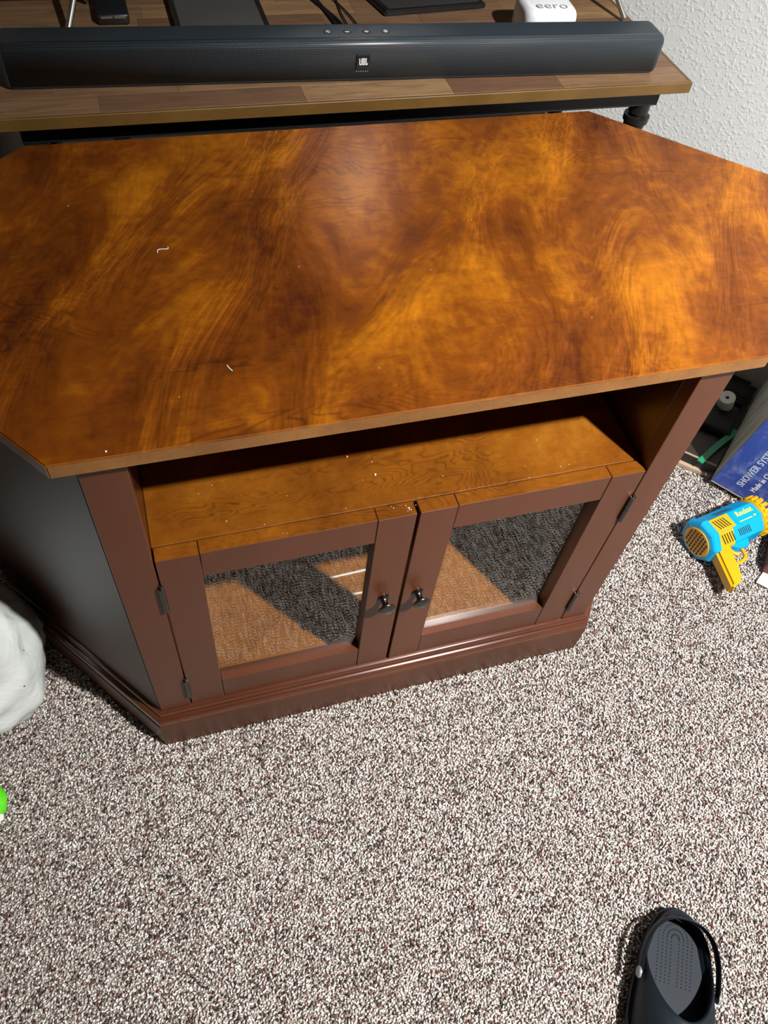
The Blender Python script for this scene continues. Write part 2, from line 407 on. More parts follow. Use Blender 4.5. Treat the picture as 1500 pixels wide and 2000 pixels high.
# soundbar
t = NT('speaker_grille'); v = t.coords((1, 1, 1))
vo = t.n('ShaderNodeTexVoronoi'); vo.inputs['Scale'].default_value = 420; vo.inputs['Randomness'].default_value = .0; t.l(v, vo.inputs['Vector'])
hole = t.ramp(vo.outputs['Distance'], [(.28, (0, 0, 0, 1)), (.42, (1, 1, 1, 1))])
t.set(color=t.mix(lin(20, 24, 27), lin(58, 68, 75), hole), rough=.36, spec=.6); t.bump(hole, .5, .0006); MAT['grille'] = t.m
MAT['bar_plastic'] = plain('soundbar_plastic', lin(42, 51, 58), .42, 0, .5, bump=(900, .1))
ang = math.atan2(.634-.675, .966+.045)
BL = 1.011
BAR = thing('soundbar', 'long black soundbar with fine metal grille lying along the console', 'soundbar', (-.045, .675, ZC), (0, 0, ang))
def bar_profile(r=.010, D=.060, H=.058, k=5):
    pts = []
    for cx_, cz_, a0, rr in ((r, H-r, PI, r), (D-.006, H-.006, PI/2, .006), (D-.006, .006, 0, .006), (.004, .004, -PI/2, .004)):
        for i in range(k+1):
            a = a0-i*(PI/2)/k; pts.append((cx_+rr*math.cos(a), cz_+rr*math.sin(a)))
    return pts
def bar_body(x0, x1, ends=True, inset=0):
    bm = bmesh.new(); P = bar_profile(); cy, cz = .030, .029
    xs = [(x0, .0), (x1, .0)] if not ends else [(x0, .010), (x0+.002, .005), (x0+.006, .0015), (x0+.012, 0), (x1-.012, 0), (x1-.006, .0015), (x1-.002, .005), (x1, .010)]
    rings = []
    for x, ins in xs:
        rings.append([bm.verts.new((x, cy+(y-cy)*(1-ins/.030)*(1-inset), max(.001, cz+(z-cz)*(1-ins/.029)*(1-inset)))) for y, z in P])
    n = len(P)
    for a, b in zip(rings, rings[1:]):
        for i in range(n): bm.faces.new((a[i], a[(i+1) % n], b[(i+1) % n], b[i]))
    bm.faces.new(rings[0]); bm.faces.new(rings[-1]); return bm
o = obj('casing', bar_body(0, BL, True, .012), MAT['bar_plastic'], BAR, smooth=40)
# grille wraps the front and its rounded upper edge
bm = bmesh.new(); P = [p for p in bar_profile(.0101, .060, .0582) if p[0] < .0102 and p[1] > .0045]
P = sorted(P, key=lambda p: (p[0]*.5+p[1]*0, p[1])); P = [(0.0, .005)]+[(.0101-.0101*math.cos(a), .0481+.0101*math.sin(a)) for a in [i*PI/2/10 for i in range(11)]]+[(.0125, .0582)]
n = 2; rg = []
for x in (.011, BL-.011): rg.append([bm.verts.new((x, yy-.0004, zz)) for yy, zz in P])
for i in range(len(P)-1): bm.faces.new((rg[0][i], rg[0][i+1], rg[1][i+1], rg[1][i]))
sol = obj('grille', bm, MAT['grille'], BAR, smooth=60); md = sol.modifiers.new('s', 'SOLIDIFY'); md.thickness = .0006; md.offset = -1
LX = .5090
bm = bmesh.new(); bx(bm, LX-.0105, LX+.0105, -.0024, -.0004, .0190, .0400, .0004)
bdg = obj('badge', bm, MAT['black_plastic'], BAR)
MAT['white_print'] = plain('white_print', (.8, .82, .84, 1), .5)
MAT['grey_print'] = plain('grey_print', (.22, .24, .26, 1), .5)
# badge letters: hooked J, B and L
bm = bmesh.new()
def lb(x0, x1, z0, z1): bx(bm, LX+x0, LX+x1, -.0029, -.0024, z0, z1)
z0, z1 = .0255, .0350
lb(-.0062, -.0048, z0+.0004, z1-.0004); lb(-.0068, -.0048, z1-.0020, z1-.0004); lb(-.0032, -.0017, z0+.0004, z1); lb(-.0058, -.0020, z0, z0+.0015)
lb(-.0011, .0003, z0, z1); lb(.0003, .0020, z1-.0013, z1); lb(.0003, .0018, z0+.0042, z0+.0055); lb(.0003, .0020, z0, z0+.0013); lb(.0015, .0026, z1-.0042, z1-.0006); lb(.0015, .0027, z0+.0006, z0+.0044)
lb(.0033, .0047, z0, z1); lb(.0047, .0068, z0, z0+.0015); lb(.0060, .0069, z0, z0+.0028)
o = obj('badge_letters', bm, MAT['white_print'], bdg); o['label'] = 'white three-letter logo on the badge'
bm = bmesh.new()
for i in range(6): bx(bm, LX-.0098+i*.0034, LX-.0084+i*.0034, -.0010, -.0002, .0150, .0163)
o = obj('logo_dots', bm, MAT['grey_print'], BAR)
for i, x in enumerate((.4605, .4895, .5190, .5485)):
    bm = bmesh.new(); lathe(bm, [(.0062, 0), (.0062, .0006), (.0050, .0010), (0, .0007)], 20)
    b = obj('control_button', bm, MAT['black_plastic'], BAR, loc=(x, .0295, .0572), smooth=40)
    bm = bmesh.new()
    if i == 0:
        for k in range(9):
            a = math.radians(130-k*34+90); a2 = math.radians(130-(k+.9)*34+90); rod(bm, (.003*math.cos(a), .003*math.sin(a), .0012), (.003*math.cos(a2), .003*math.sin(a2), .0012), .0004, 5)
        bx(bm, -.0004, .0004, .0008, .0040, .0009, .0015)
    elif i in (1, 2):
        bx(bm, -.0032, .0032, -.0005, .0005, .0009, .0015)
        if i == 2: bx(bm, -.0005, .0005, -.0032, .0032, .0009, .0015)
    else:
        for k in range(12):
            a = k*PI/6; rod(bm, (.003*math.cos(a), .003*math.sin(a), .0012), (.003*math.cos(a+PI/6), .003*math.sin(a+PI/6), .0012), .0004, 5)
        bx(bm, -.0012, .0012, -.0004, .0004, .0009, .0015)
    obj('button_symbol', bm, MAT['white_print'], b)

# television on the console, its body above the frame
TV = thing('television', 'flat television above the frame standing on two slanted steel feet on the console', 'television', (.53, .88, ZC))
bm = bmesh.new(); bx(bm, -.53, .545, -.012, .012, .066, .70, .004); bx(bm, -.35, .35, .012, .030, .10, .45, .006); obj('casing', bm, MAT['black_plastic'], TV)
bm = bmesh.new(); bx(bm, -.522, .537, -.0135, -.012, .076, .692); obj('screen', bm, MAT['smoke'], TV)
for a, b, c in (((.0521, .840, .7587), (.0662, .865, .7856), 1), ((.9952, .820, .7580), (.9853, .845, .7805), -1)):
    A, B = Vector(a), Vector(b); d = B-A
    A = A-d*((A.z-.7555)/d.z) if d.z else A; B = A+d*((.822-A.z)/d.z)
    O_ = Vector((.53, .88, ZC)); bm = bmesh.new(); rod(bm, A-O_, B-O_, .0048, 16)
    rod(bm, B-O_, Vector((B.x, .935, .758))-O_, .0048, 16)
    obj('leg', bm, MAT['steel'], TV, smooth=40)
# white rounded router
MAT['white_plastic'] = plain('white_gloss_plastic', (.86, .87, .88, 1), .28, 0, .5, vary=.01)
RT = thing('wifi_router', 'white rounded router puck with small grey lettering behind the soundbar', 'router', (.810, .770, ZC), (0, 0, math.radians(-5)))
bm = bmesh.new(); N = 32; rings = []
for s_, z in ((.85, .001), (.97, .004), (1.0, .012), (1.0, .040), (.985, .048), (.93, .054), (.80, .0575), (.5, .0585), (.2, .059)):
    ring = []
    for k in range(N):
        a = 2*PI*k/N; ca, sa = math.cos(a), math.sin(a); p = 4.2
        r = (abs(ca)**p+abs(sa)**p)**(-1/p); ring.append(bm.verts.new((.046*s_*r*ca, .046*s_*r*sa, z)))
    rings.append(ring)
for a, b in zip(rings, rings[1:]):
    for k in range(N): bm.faces.new((a[k], a[(k+1) % N], b[(k+1) % N], b[k]))
bm.faces.new(rings[0]); bm.faces.new(rings[-1])
obj('casing', bm, MAT['white_plastic'], RT, smooth=60)
text_mesh('lettering', 'eero', .030, .0003, MAT['grey_print'], RT, (-.001, -.021, .0590), (0, 0, 0), 1.0, 1.0, -.0006)
# small streaming box, glass plate, cables, dark slab
bm = bmesh.new(); bx(bm, -.024, .024, -.040, .040, .0, .016, .004, seg=3)
SB = thing('small_black_box', 'small black electronics box with silver front lip behind the left part of the soundbar', 'device', (.120, .900, ZC+.0003))
obj('casing', bm, MAT['black_plastic'], SB, smooth=40)
bm = bmesh.new(); bx(bm, -.019, -.001, -.0412, -.0395, .010, .0135, .0005); bx(bm, .001, .019, -.0412, -.0395, .010, .0135, .0005); obj('silver_lip', bm, MAT['steel'], SB)
GP = thing('glass_media_tray', 'smoked glass plate with polished metal edge rails behind the soundbar', 'tray', (.284, .875, ZC))
bm = bmesh.new(); bx(bm, -.066, .066, -.075, .075, .004, .010, .001); obj('glass_plate', bm, plain('frosted_smoke_glass', (.085, .085, .083, 1), .22, 0, .7), GP)
for x in (-.0695, .0695):
    bm = bmesh.new(); bx(bm, x-.0035, x+.0035, -.077, .077, .0003, .012, .001); obj('edge_rail', bm, MAT['steel'], GP)
for i, pts in enumerate(([(.474, .76, .755), (.468, .85, .7535), (.458, .93, .7535)], [(.482, .76, .755), (.478, .84, .7535), (.452, .93, .7535)], [(.492, .77, .754), (.488, .86, .753), (.494, .94, .753)], [(.508, .76, .754), (.502, .86, .753), (.486, .94, .753)])):
    bm = bmesh.new(); tube(bm, smooth_path(pts, 8), .0026 if i < 2 else .0013)
    o = obj('cable', bm, MAT['black_plastic'], smooth=60)
    tag(o, ('thicker' if i < 2 else 'thin')+' black cable '+('running back over the console, left of its pair', 'running back over the console, right of its pair', 'crossing the others, left one', 'crossing the others, right one')[i], 'cable', 'cables behind the soundbar')
MAT['dark_slab'] = plain('dark_gloss_slab', (.013, .012, .012, 1), .3, 0, .5, bump=(40, .3, .002))
DS = thing('black_tablet', 'thin black slab-like tablet lying flat on the console beside the cables', 'tablet', (.655, .915, ZC+.0002))
bm = bmesh.new(); prism(bm, [(-.093, -.052), (.099, -.031), (.080, .045), (-.115, .045)], .0, .009, .002); obj('casing', bm, MAT['dark_slab'], DS)
bm = bmesh.new(); prism(bm, [(-.085, -.042), (.088, -.023), (.072, .038), (-.105, .038)], .009, .0096, 0); obj('screen', bm, MAT['smoke'], DS)

# ------------------------------------------------------------------ platform along the right wall, roll
MAT['dark_walnut'] = cherry('dark_walnut_board', lin(38, 28, 20), lin(52, 40, 28), lin(70, 54, 36), scale=1.5, fig=.6, rough=.5, grain=.4, coat=0)
MAT['beige_strip'] = plain('pale_wood_strip', lin(176, 152, 126), .6)
MAT['light_edge'] = plain('raw_wood_edge', lin(160, 134, 104), .6)
u0 = (1.196+.355)*q; PW = thing('low_wooden_platform', 'low dark wooden platform with black front strip on the floor along the right wall', 'platform', (0, 0, 0), (0, 0, PI/4))
bm = bmesh.new(); prism(bm, [(u0+.006, -.668), (U1-.002, -.692), (U1-.002, -.40), (u0+.006, -.40)], .002, .036, .0005); obj('board', bm, MAT['dark_walnut'], PW)
bm = bmesh.new(); bx(bm, u0+.002, u0+.0058, -.667, -.40, .0125, .0375, .0005); obj('front_strip', bm, MAT['black_metal'], PW)
bm = bmesh.new(); bx(bm, u0+.0015, u0+.0060, -.667, -.40, .0377, .0405, .0005); obj('top_edge', bm, MAT['light_edge'], PW)
bm = bmesh.new(); bx(bm, u0-.006, u0+.0058, -.667, -.40, .001, .0123, .001); obj('floor_strip', bm, MAT['beige_strip'], PW)
MAT['black_fabric'] = plain('black_ribbed_fabric', (.012, .012, .012, 1), .8, bump=(120, .8, .003))
bm = bmesh.new()
for k in range(12): bx(bm, U1-.105+k*.0080, U1-.105+k*.0080+.0065, -.672, -.45, .037, .058+.006*math.sin(k*.5), .002)
o = obj('ribbed_mat', bm, MAT['black_fabric'], rot=(0, 0, PI/4)); tag(o, 'black ribbed folded mat on the platform against the right wall behind the paper roll', 'mat')
MAT['paper'] = plain('white_paper', (.72, .72, .70, 1), .8)
RL = thing('paper_roll', 'small white paper roll with dark core hole lying on the dark platform', 'roll', (1.352, .458, .0585))
RL.scale = (.82, .82, .82)
bm = bmesh.new(); lathe(bm, [(.0055, .0), (.021, .0), (.0225, .001), (.0225, .040), (.021, .042), (.0055, .0405), (.0055, 0)], 28); o = obj('paper', bm, MAT['paper'], RL, rot=(math.radians(6), math.radians(-20), 0), smooth=40)
bm = bmesh.new(); lathe(bm, [(0, .002), (.0054, .002), (.0054, .034), (0, .034)], 16); obj('core', bm, MAT['black_plastic'], RL, rot=(math.radians(6), math.radians(-20), 0))
BP = thing('black_pouch', 'dark pouch lying on the platform under the paper roll', 'pouch', (1.335, .425, .0372), (0, 0, PI/4))
bm = bmesh.new(); bx(bm, -.05, .05, -.026, .08, 0, .020, .008, seg=3); obj('cover', bm, MAT['black_fabric'], BP, smooth=60)

# ------------------------------------------------------------------ blue carton standing at the right, zip bag
t = NT('blue_printed_card'); v = t.coords()
sc = t.ramp(t.noise(v, 34, 5, .7, .4), [(.48, (0, 0, 0, 1)), (.62, (1, 1, 1, 1))])
sc2 = t.ramp(t.noise(v, 9, 3, .6), [(.40, (0, 0, 0, 1)), (.62, (1, 1, 1, 1))])
t.set(color=t.mix(lin(54, 80, 168), lin(160, 176, 222), t.math('MULTIPLY', t.math('MULTIPLY', sc, sc2), .6)), rough=.45); MAT['blue'] = t.m
t = NT('grey_printed_card'); v = t.coords((14, 14, 1.4), (0, .25, 0))
t.set(color=t.ramp(t.noise(v, 4, 4, .6, .5), [(.3, lin(140, 140, 132)), (.5, lin(176, 174, 162)), (.7, lin(214, 208, 194))]), rough=.5); MAT['greycard'] = t.m
MAT['card_edge'] = plain('raw_cardboard', lin(170, 150, 130), .8)
E1 = Vector((.7537, .6446, .128)).normalized(); E2 = Vector((-.048, -.141, .989)); E3 = Vector((.655, -.752, -.076))
E2 = (E2-E1*E2.dot(E1)).normalized(); E3 = E1.cross(E2).normalized()
E3 = E3 if E3.x > 0 else -E3
BA = Vector((1.228, .283, .024))
BX = thing('blue_shower_carton', 'tall blue and grey shower system carton standing at the right beside the toy blaster', 'box', BA)
mm = Matrix((E3, E1, E2)).transposed()        # local x=E3, y=E1, z=E2
BX.rotation_euler = mm.to_euler()
bm = bmesh.new(); bx(bm, 0, .30, .0006, .318, .001, .40, .001); o = obj('carton_body', bm, MAT['greycard'], BX)
bm = bmesh.new(); bx(bm, 0.0004, .2996, -.0012, .0006, .0016, .3994, .0004); f = obj('front_panel', bm, MAT['blue'], BX); f['label'] = 'blue printed front face'
bm = bmesh.new(); bx(bm, .001, .2998, -.0018, .188, -.002, .001, .0006); f2 = obj('bottom_flap', bm, MAT['card_edge'], BX)
t_ = text_mesh('lettering', 'SHOWER SYSTEM', .0215, .0003, plain('pale_blue_print', lin(196, 204, 222), .5), BX, (.053, -.0014, .110), (PI/2, -PI/2, 0), .86, 1.1, .0004)
t_ = text_mesh('lettering', 'Made in China', .0180, .0003, MAT['white_print'], BX, (.0815, -.0014, .083), (PI/2, -PI/2, 0), .86, 1.05)
MAT['zip'] = plain('green_zip_plastic', lin(20, 130, 84), .35)
ZB_ = thing('zip_bag', 'clear plastic zip bag with green seal strip lying partly under the blue carton', 'bag', (0, 0, 0))
random.seed(5)
def film_sheet(P00, P10, P01, P11, amp, n=14):
    bm = bmesh.new(); P = [Vector(p) for p in (P00, P10, P01, P11)]; g = []
    for i in range(n+1):
        row = []
        for j in range(n+1):
            a, b = i/n, j/n; p = P[0]*(1-a)*(1-b)+P[1]*a*(1-b)+P[2]*(1-a)*b+P[3]*a*b
            row.append(bm.verts.new(p+Vector((0, 0, random.uniform(0, amp)))))
        g.append(row)
    for i in range(n):
        for j in range(n): bm.faces.new((g[i][j], g[i+1][j], g[i+1][j+1], g[i][j+1]))
    return bm
o = obj('film', film_sheet((1.214, .318, .022), (1.182, .225, .0055), (1.36, .378, .043), (1.33, .28, .012), .006), MAT['film'], ZB_)
o = obj('film', film_sheet((1.19, .225, .006), (1.195, .195, .0055), (1.26, .205, .018), (1.225, .160, .006), .006, 8), MAT['film'], ZB_)
bm = bmesh.new(); m_ = smooth_path([(1.213, .323, .043), (1.27, .352, .047), (1.345, .385, .049)], 8)
for a, b in zip(m_, m_[1:]):
    mt, L = axis_mtx(a, b); bx(bm, -.0015, .0015, -.007, .007, 0, L, mtx=mt @ Matrix.Rotation(PI/2, 4, 'Z'))
o = obj('zip_strip', bm, MAT['zip'], ZB_); o['label'] = 'green seal strip'

# ------------------------------------------------------------------ toy blaster
MAT['cyan'] = plain('cyan_plastic', (.0, .33, .66, 1), .34, 0, .5, vary=.03)
MAT['yellow'] = plain('yellow_plastic', (.66, .35, .0, 1), .36, 0, .5, vary=.03)
MAT['amber'] = plain('amber_plastic', (.70, .33, .01, 1), .36, 0, .5, vary=.03)
MAT['slot'] = plain('dark_slot', (.015, .012, .01, 1), .8)
MAT['foil'] = plain('pale_yellow_print', (.62, .72, .12, 1), .4)
GUN = thing('toy_bubble_blaster', 'cyan and yellow plastic toy blaster lying on its side on the carpet', 'toy', (1.094, .128, .047), (0, 0, math.radians(11)))
GUN.scale = (.93, .96, .95)
RXm = Matrix.Rotation(PI/2, 4, 'Y')
def octo(bm, stations, rot=PI/8, n=8, caps=True):
    rings = []
    for x, r in stations: rings.append([bm.verts.new((x, r*math.cos(2*PI*k/n+rot), r*math.sin(2*PI*k/n+rot))) for k in range(n)])
    for a, b in zip(rings, rings[1:]):
        for k in range(n): bm.faces.new((a[k], a[(k+1) % n], b[(k+1) % n], b[k]))
    if caps: bm.faces.new(rings[0]); bm.faces.new(rings[-1])
def bev_all(bm, off, ang=25):
    es = [e for e in bm.edges if len(e.link_faces) == 2 and e.calc_face_angle(0) > math.radians(ang)]
    bmesh.ops.bevel(bm, geom=es, offset=off, segments=2, affect='EDGES')
bm = bmesh.new(); octo(bm, [(.020, .0455), (.148, .0455), (.156, .042)]); bev_all(bm, .0015); body = obj('barrel', bm, MAT['cyan'], GUN)
bm = bmesh.new(); octo(bm, [(-.002, .037), (.0, .0455), (.004, .0490), (.017, .0505), (.0198, .0490)]); bev_all(bm, .0012); ring = obj('front_ring', bm, MAT['cyan'], GUN)
bm = bmesh.new(); lathe(bm, [(0, 0), (.0335, 0), (.0345, .0015), (.0335, .003), (0, .003)], 36, Matrix.Translation((-.0050, 0, 0)) @ RXm); gr = obj('grille_disc', bm, MAT['amber'], GUN, smooth=30); gr['label'] = 'amber perforated round front grille'
bm = bmesh.new()
for r_ in range(-3, 4):
    yy = r_*.0078; hw = math.sqrt(max(0, .030**2-yy**2)); xx = -hw
    off = .003 if r_ % 2 else 0
    k = -hw+off
    while k < hw-.004:
        bx(bm, -.0056, -.0044, yy-.0019, yy+.0019, k, min(k+.0062, hw)); k += .0092
for v_ in bm.verts: pass
obj('grille_hole', bm, MAT['slot'], gr)['kind'] = 'stuff'
bm = bmesh.new(); lathe(bm, [(.0, 0), (.038, 0), (.043, .003), (.044, .012), (.041, .018), (.030, .021), (0, .021)], 32, Matrix.Translation((.156, 0, 0)) @ RXm)
rear = obj('rear_cap', bm, MAT['yellow'], GUN, smooth=30)
bm = bmesh.new()
for k in range(20):
    a = 2*PI*k/20; mt = Matrix.Rotation(a, 4, 'X')
    bx(bm, .162, .183, -.0040, .0040, .0385, .0465, .001, mtx=mt)
obj('rear_teeth', bm, MAT['yellow'], rear)
# facets: 0..7, facet k faces angle k*45 deg about x; z up = 90 deg
def facet(bm, k, x0, x1, w0, w1, d0, d1, r=.0420):
    a = math.radians(k); mt = Matrix.Rotation(a, 4, 'X')
    bx(bm, x0, x1, w0, w1, r+d0, r+d1, .0004, mtx=mt)
# window panel wraps top and side facets
wp = None
bm = bmesh.new()
for kk, x1 in ((45, .062), (0, .074), (90, .062)): facet(bm, kk, .021, x1-.0, -.0172, .0172, -.0015, .0016)
wp = obj('yellow_panel', bm, MAT['yellow'], GUN)
bm = bmesh.new()
for kk in (45, 0):
    for i in range(5):
        for s2 in (-1,):
            a = math.radians(kk); mt = Matrix.Rotation(a, 4, 'X') @ Matrix.Translation((.031+i*.0072, 0, .0438)) @ Matrix.Rotation(math.radians(16), 4, 'Z')
            bx(bm, -.0013, .0013, -.012, .012, -.0004, .0004, mtx=mt)
obj('panel_slots', bm, MAT['slot'], wp)['kind'] = 'stuff'
bm = bmesh.new()
for i in range(7):
    mt = Matrix.Rotation(math.radians(45), 4, 'X') @ Matrix.Translation((.080+i*.0052, 0, .0421)) @ Matrix.Rotation(math.radians(16), 4, 'Z')
    bx(bm, -.0011, .0011, -.009, .009, -.0004, .0003, mtx=mt)
obj('vent_slots', bm, MAT['slot'], body)['kind'] = 'stuff'
bm = bmesh.new()
for i in range(9):
    mt = Matrix.Rotation(math.radians(-45), 4, 'X') @ Matrix.Translation((.058+i*.0050, -.002, .0421)) @ Matrix.Rotation(math.radians(30), 4, 'Z')
    bx(bm, -.0009, .0009, -.008, .008, -.0004, .0003, mtx=mt)
obj('vent_slots', bm, MAT['slot'], body)['kind'] = 'stuff'
bm = bmesh.new(); facet(bm, 0, .082, .146, -.0165, .0165, -.001, .0010); pl = obj('name_plate', bm, MAT['cyan'], GUN)
bm = bmesh.new(); bx(bm, .088, .128, -.0140, -.0120, .0429, .0434); bx(bm, .130, .138, -.0135, -.0100, .0429, .0434); obj('stripe', bm, MAT['foil'], pl)
tx = text_mesh('lettering', 'Rocket', .0165, .0004, MAT['foil'], pl, (.115, .0045, .0436), (0, 0, 0), .95, 1.05, .0006)
# grip lies in the y- direction
def taper(bm, P, hz0, hz1, bev=.004):
    b = bmesh.new(); n = len(P)
    lo_ = [b.verts.new((x, y, -hz0)) for x, y in P]; hi_ = [b.verts.new((x, y, hz1)) for x, y in P]
    b.faces.new(lo_[::-1]); b.faces.new(hi_)
    for i in range(n): b.faces.new((lo_[i], lo_[(i+1) % n], hi_[(i+1) % n], hi_[i]))
    bmesh.ops.bevel(b, geom=list(b.edges), offset=bev, segments=3, affect='EDGES'); merge(bm, b)
bm = bmesh.new(); taper(bm, [(.010, -.036), (.054, -.036), (.018, -.118), (-.022, -.128)], .017, .017, .006); grip = obj('grip', bm, MAT['yellow'], GUN, smooth=40)
bm = bmesh.new(); tube(bm, smooth_path([(.036, -.080, 0), (.058, -.080, 0), (.074, -.074, 0), (.080, -.060, 0), (.082, -.046, 0)], 6), .0042, 8); obj('trigger_guard', bm, MAT['yellow'], GUN, smooth=60)
bm = bmesh.new(); tube(bm, smooth_path([(.052, -.044, 0), (.056, -.056, 0), (.064, -.064, 0)], 5), .0045, 8); obj('trigger', bm, MAT['yellow'], GUN, smooth=60)
bm = bmesh.new(); taper(bm, [(.056, -.040), (.108, -.040), (.100, -.056), (.078, -.057), (.064, -.050)], .010, .010, .002); obj('under_block', bm, MAT['cyan'], GUN)
for p in ((.104, -.049, .0101), (.128, -.012, .0432)):
    bm = bmesh.new(); lathe(bm, [(.0016, 0), (.0016, .0006), (0, .0006)], 10, Matrix.Translation(p)); obj('screw', bm, MAT['slot'], body)

# ------------------------------------------------------------------ clog
MAT['navy'] = plain('navy_foam', (.0075, .0115, .018, 1), .6, 0, .22, vary=.15, bump=(900, .15, .0006))
MAT['rivet'] = plain('grey_rivet', (.22, .23, .24, 1), .35)
ca = math.atan2(-.84, -.54)        # toe direction on the floor
CL = thing('navy_clog', 'dark navy foam clog with raised heel strap at the lower right of the carpet', 'shoe', (.718, -.478, .006), (0, 0, ca-PI/2))
def hw(yy): 
    s_ = min(1, max(0, yy/.20)); s_ = s_*s_*(3-2*s_); return .0465+.0145*s_
N = 56
def outline(k, f=1.0, d=0):
    th = 2*PI*k/N; c_ = math.cos(th); s_ = math.sin(th); p = 2.4
    r = (abs(c_)**p+abs(s_)**p)**(-1/p)
    yy = .138-.138*c_*r; return Vector(((hw(yy)*f-d)*s_*r, .138+(yy-.138)*(1-d/.138), 0))
def opening(k):
    th = 2*PI*k/N; c_ = math.cos(th); s_ = math.sin(th)
    yy = .088-.076*c_
    z = .046+.046*max(0, min(1, (yy-.07)/.095))**1.5-.004*math.exp(-((yy-.075)/.03)**2)
    return Vector(((.0505-.005*max(0, (yy-.09)/.07))*s_, yy, z))
bm = bmesh.new(); rings = []
rings.append([bm.verts.new(outline(k, .96)+Vector((0, 0, 0))) for k in range(N)])
rings.append([bm.verts.new(outline(k, 1.0)+Vector((0, 0, .004))) for k in range(N)])
rings.append([bm.verts.new(outline(k, 1.02)+Vector((0, 0, .017))) for k in range(N)])
rings.append([bm.verts.new(outline(k, 1.02)+Vector((0, 0, .022))) for k in range(N)])
rings.append([bm.verts.new(outline(k, 1.0, .003)+Vector((0, 0, .0235))) for k in range(N)])
for t_ in (.12, .3, .5, .7, .88, 1.0):
    row = []
    for k in range(N):
        a = outline(k, 1.0, .004)+Vector((0, 0, .0235)); b = opening(k)
        up = 1-(1-t_)**1.9
        p = a.lerp(b, t_); front = max(0, min(1, (a.y-.15)/.1))
        z = a.z+(b.z-a.z)*up+front*.012*math.sin(PI*t_)
        hz = t_**1.35
        row.append(bm.verts.new((a.x+(b.x-a.x)*hz, a.y+(b.y-a.y)*hz, z)))
    rings.append(row)
for dz, f in ((.0012, .972), (-.0005, .945), (-.008, .93)):
    rings.append([bm.verts.new((opening(k).x*f, .088+(opening(k).y-.088)*f, opening(k).z+dz)) for k in range(N)])
# inner wall down to the footbed
for t_ in (.4, .8, 1.0):
    row = []
    for k in range(N):
        o_ = opening(k); fb = outline(k, 1.0, .007)
        y_ = fb.y; row.append(bm.verts.new((o_.x*.93+(fb.x-o_.x*.93)*t_, (.088+(o_.y-.088)*.93)*(1-t_)+y_*t_, (o_.z-.008)*(1-t_)+.024*t_)))
    rings.append(row)
for a, b in zip(rings, rings[1:]):
    for k in range(N): bm.faces.new((a[k], a[(k+1) % N], b[(k+1) % N], b[k]))
bm.faces.new(rings[0]); bm.faces.new(rings[-1])
obj('shell', bm, MAT['navy'], CL, smooth=50)
bm = bmesh.new(); rg = []
for dz, f, w_ in ((.0, 1.035, 0), (.0015, 1.045, 0), (.0035, 1.045, 0), (.005, 1.03, 0)):
    rg.append([bm.verts.new(outline(k, f)+Vector((0, 0, .0165+dz))) for k in range(N)])
for a, b in zip(rg, rg[1:]):
    for k in range(N): bm.faces.new((a[k], a[(k+1) % N], b[(k+1) % N], b[k]))
obj('sole_rib', bm, MAT['navy'], CL, smooth=60)
bm = bmesh.new()
for j, rr in enumerate((.006, .0125, .019, .0255)):
    for k in range(-10, 11):
        th = k*PI/16/1.0
        if abs(k) <= 8: x_, y_ = rr*math.sin(th*1.0), .046-rr*1.15*math.cos(th)
        else: continue
        mt = Matrix.Translation((x_, y_, .0242)); lathe(bm, [(.0011, 0), (.0009, .0009), (0, .0012)], 6, mt)
    for k in range(1, 14):
        for s2 in (-1, 1): lathe(bm, [(.0011, 0), (.0009, .0009), (0, .0012)], 6, Matrix.Translation((s2*rr, .046+k*.0048, .0242)))
o = obj('footbed_nubs', bm, MAT['navy'], CL); o['kind'] = 'stuff'
bm = bmesh.new(); pth = []; M_ = 40; rows = []
for i in range(M_+1):
    ph = -PI/2+PI*i/M_; s_, c_ = math.sin(ph), math.cos(ph)
    ctr = Vector((.0570*(abs(s_)**.8)*(1 if s_ > 0 else -1), .110-.086*c_**.8 if c_ > 0 else .110, .046+.019*c_)); up = Vector((0, .30*c_, 1)).normalized()
    out = Vector((s_, -c_, 0)).normalized(); hwid = .0085+.0025*c_
    rows.append([bm.verts.new(ctr+up*a*hwid+out*b) for a, b in ((-1, .0002), (-.6, .0022), (.6, .0022), (1, .0002), (.6, -.0016), (-.6, -.0016))])
for a, b in zip(rows, rows[1:]):
    for k in range(6): bm.faces.new((a[k], a[(k+1) % 6], b[(k+1) % 6], b[k]))
bm.faces.new(rows[0]); bm.faces.new(rows[-1])
st = obj('heel_strap', bm, MAT['navy'], CL, smooth=60)
for s2 in (-1, 1):
    bm = bmesh.new(); lathe(bm, [(.0085, -.001), (.0085, .0015), (.0065, .0035), (0, .0042)], 24, Matrix.Translation((s2*.0577, .110, .046)) @ Matrix.Rotation(s2*PI/2, 4, 'Y'))
    r_ = obj('rivet', bm, MAT['rivet'], CL, smooth=40); r_['label'] = 'grey strap rivet'

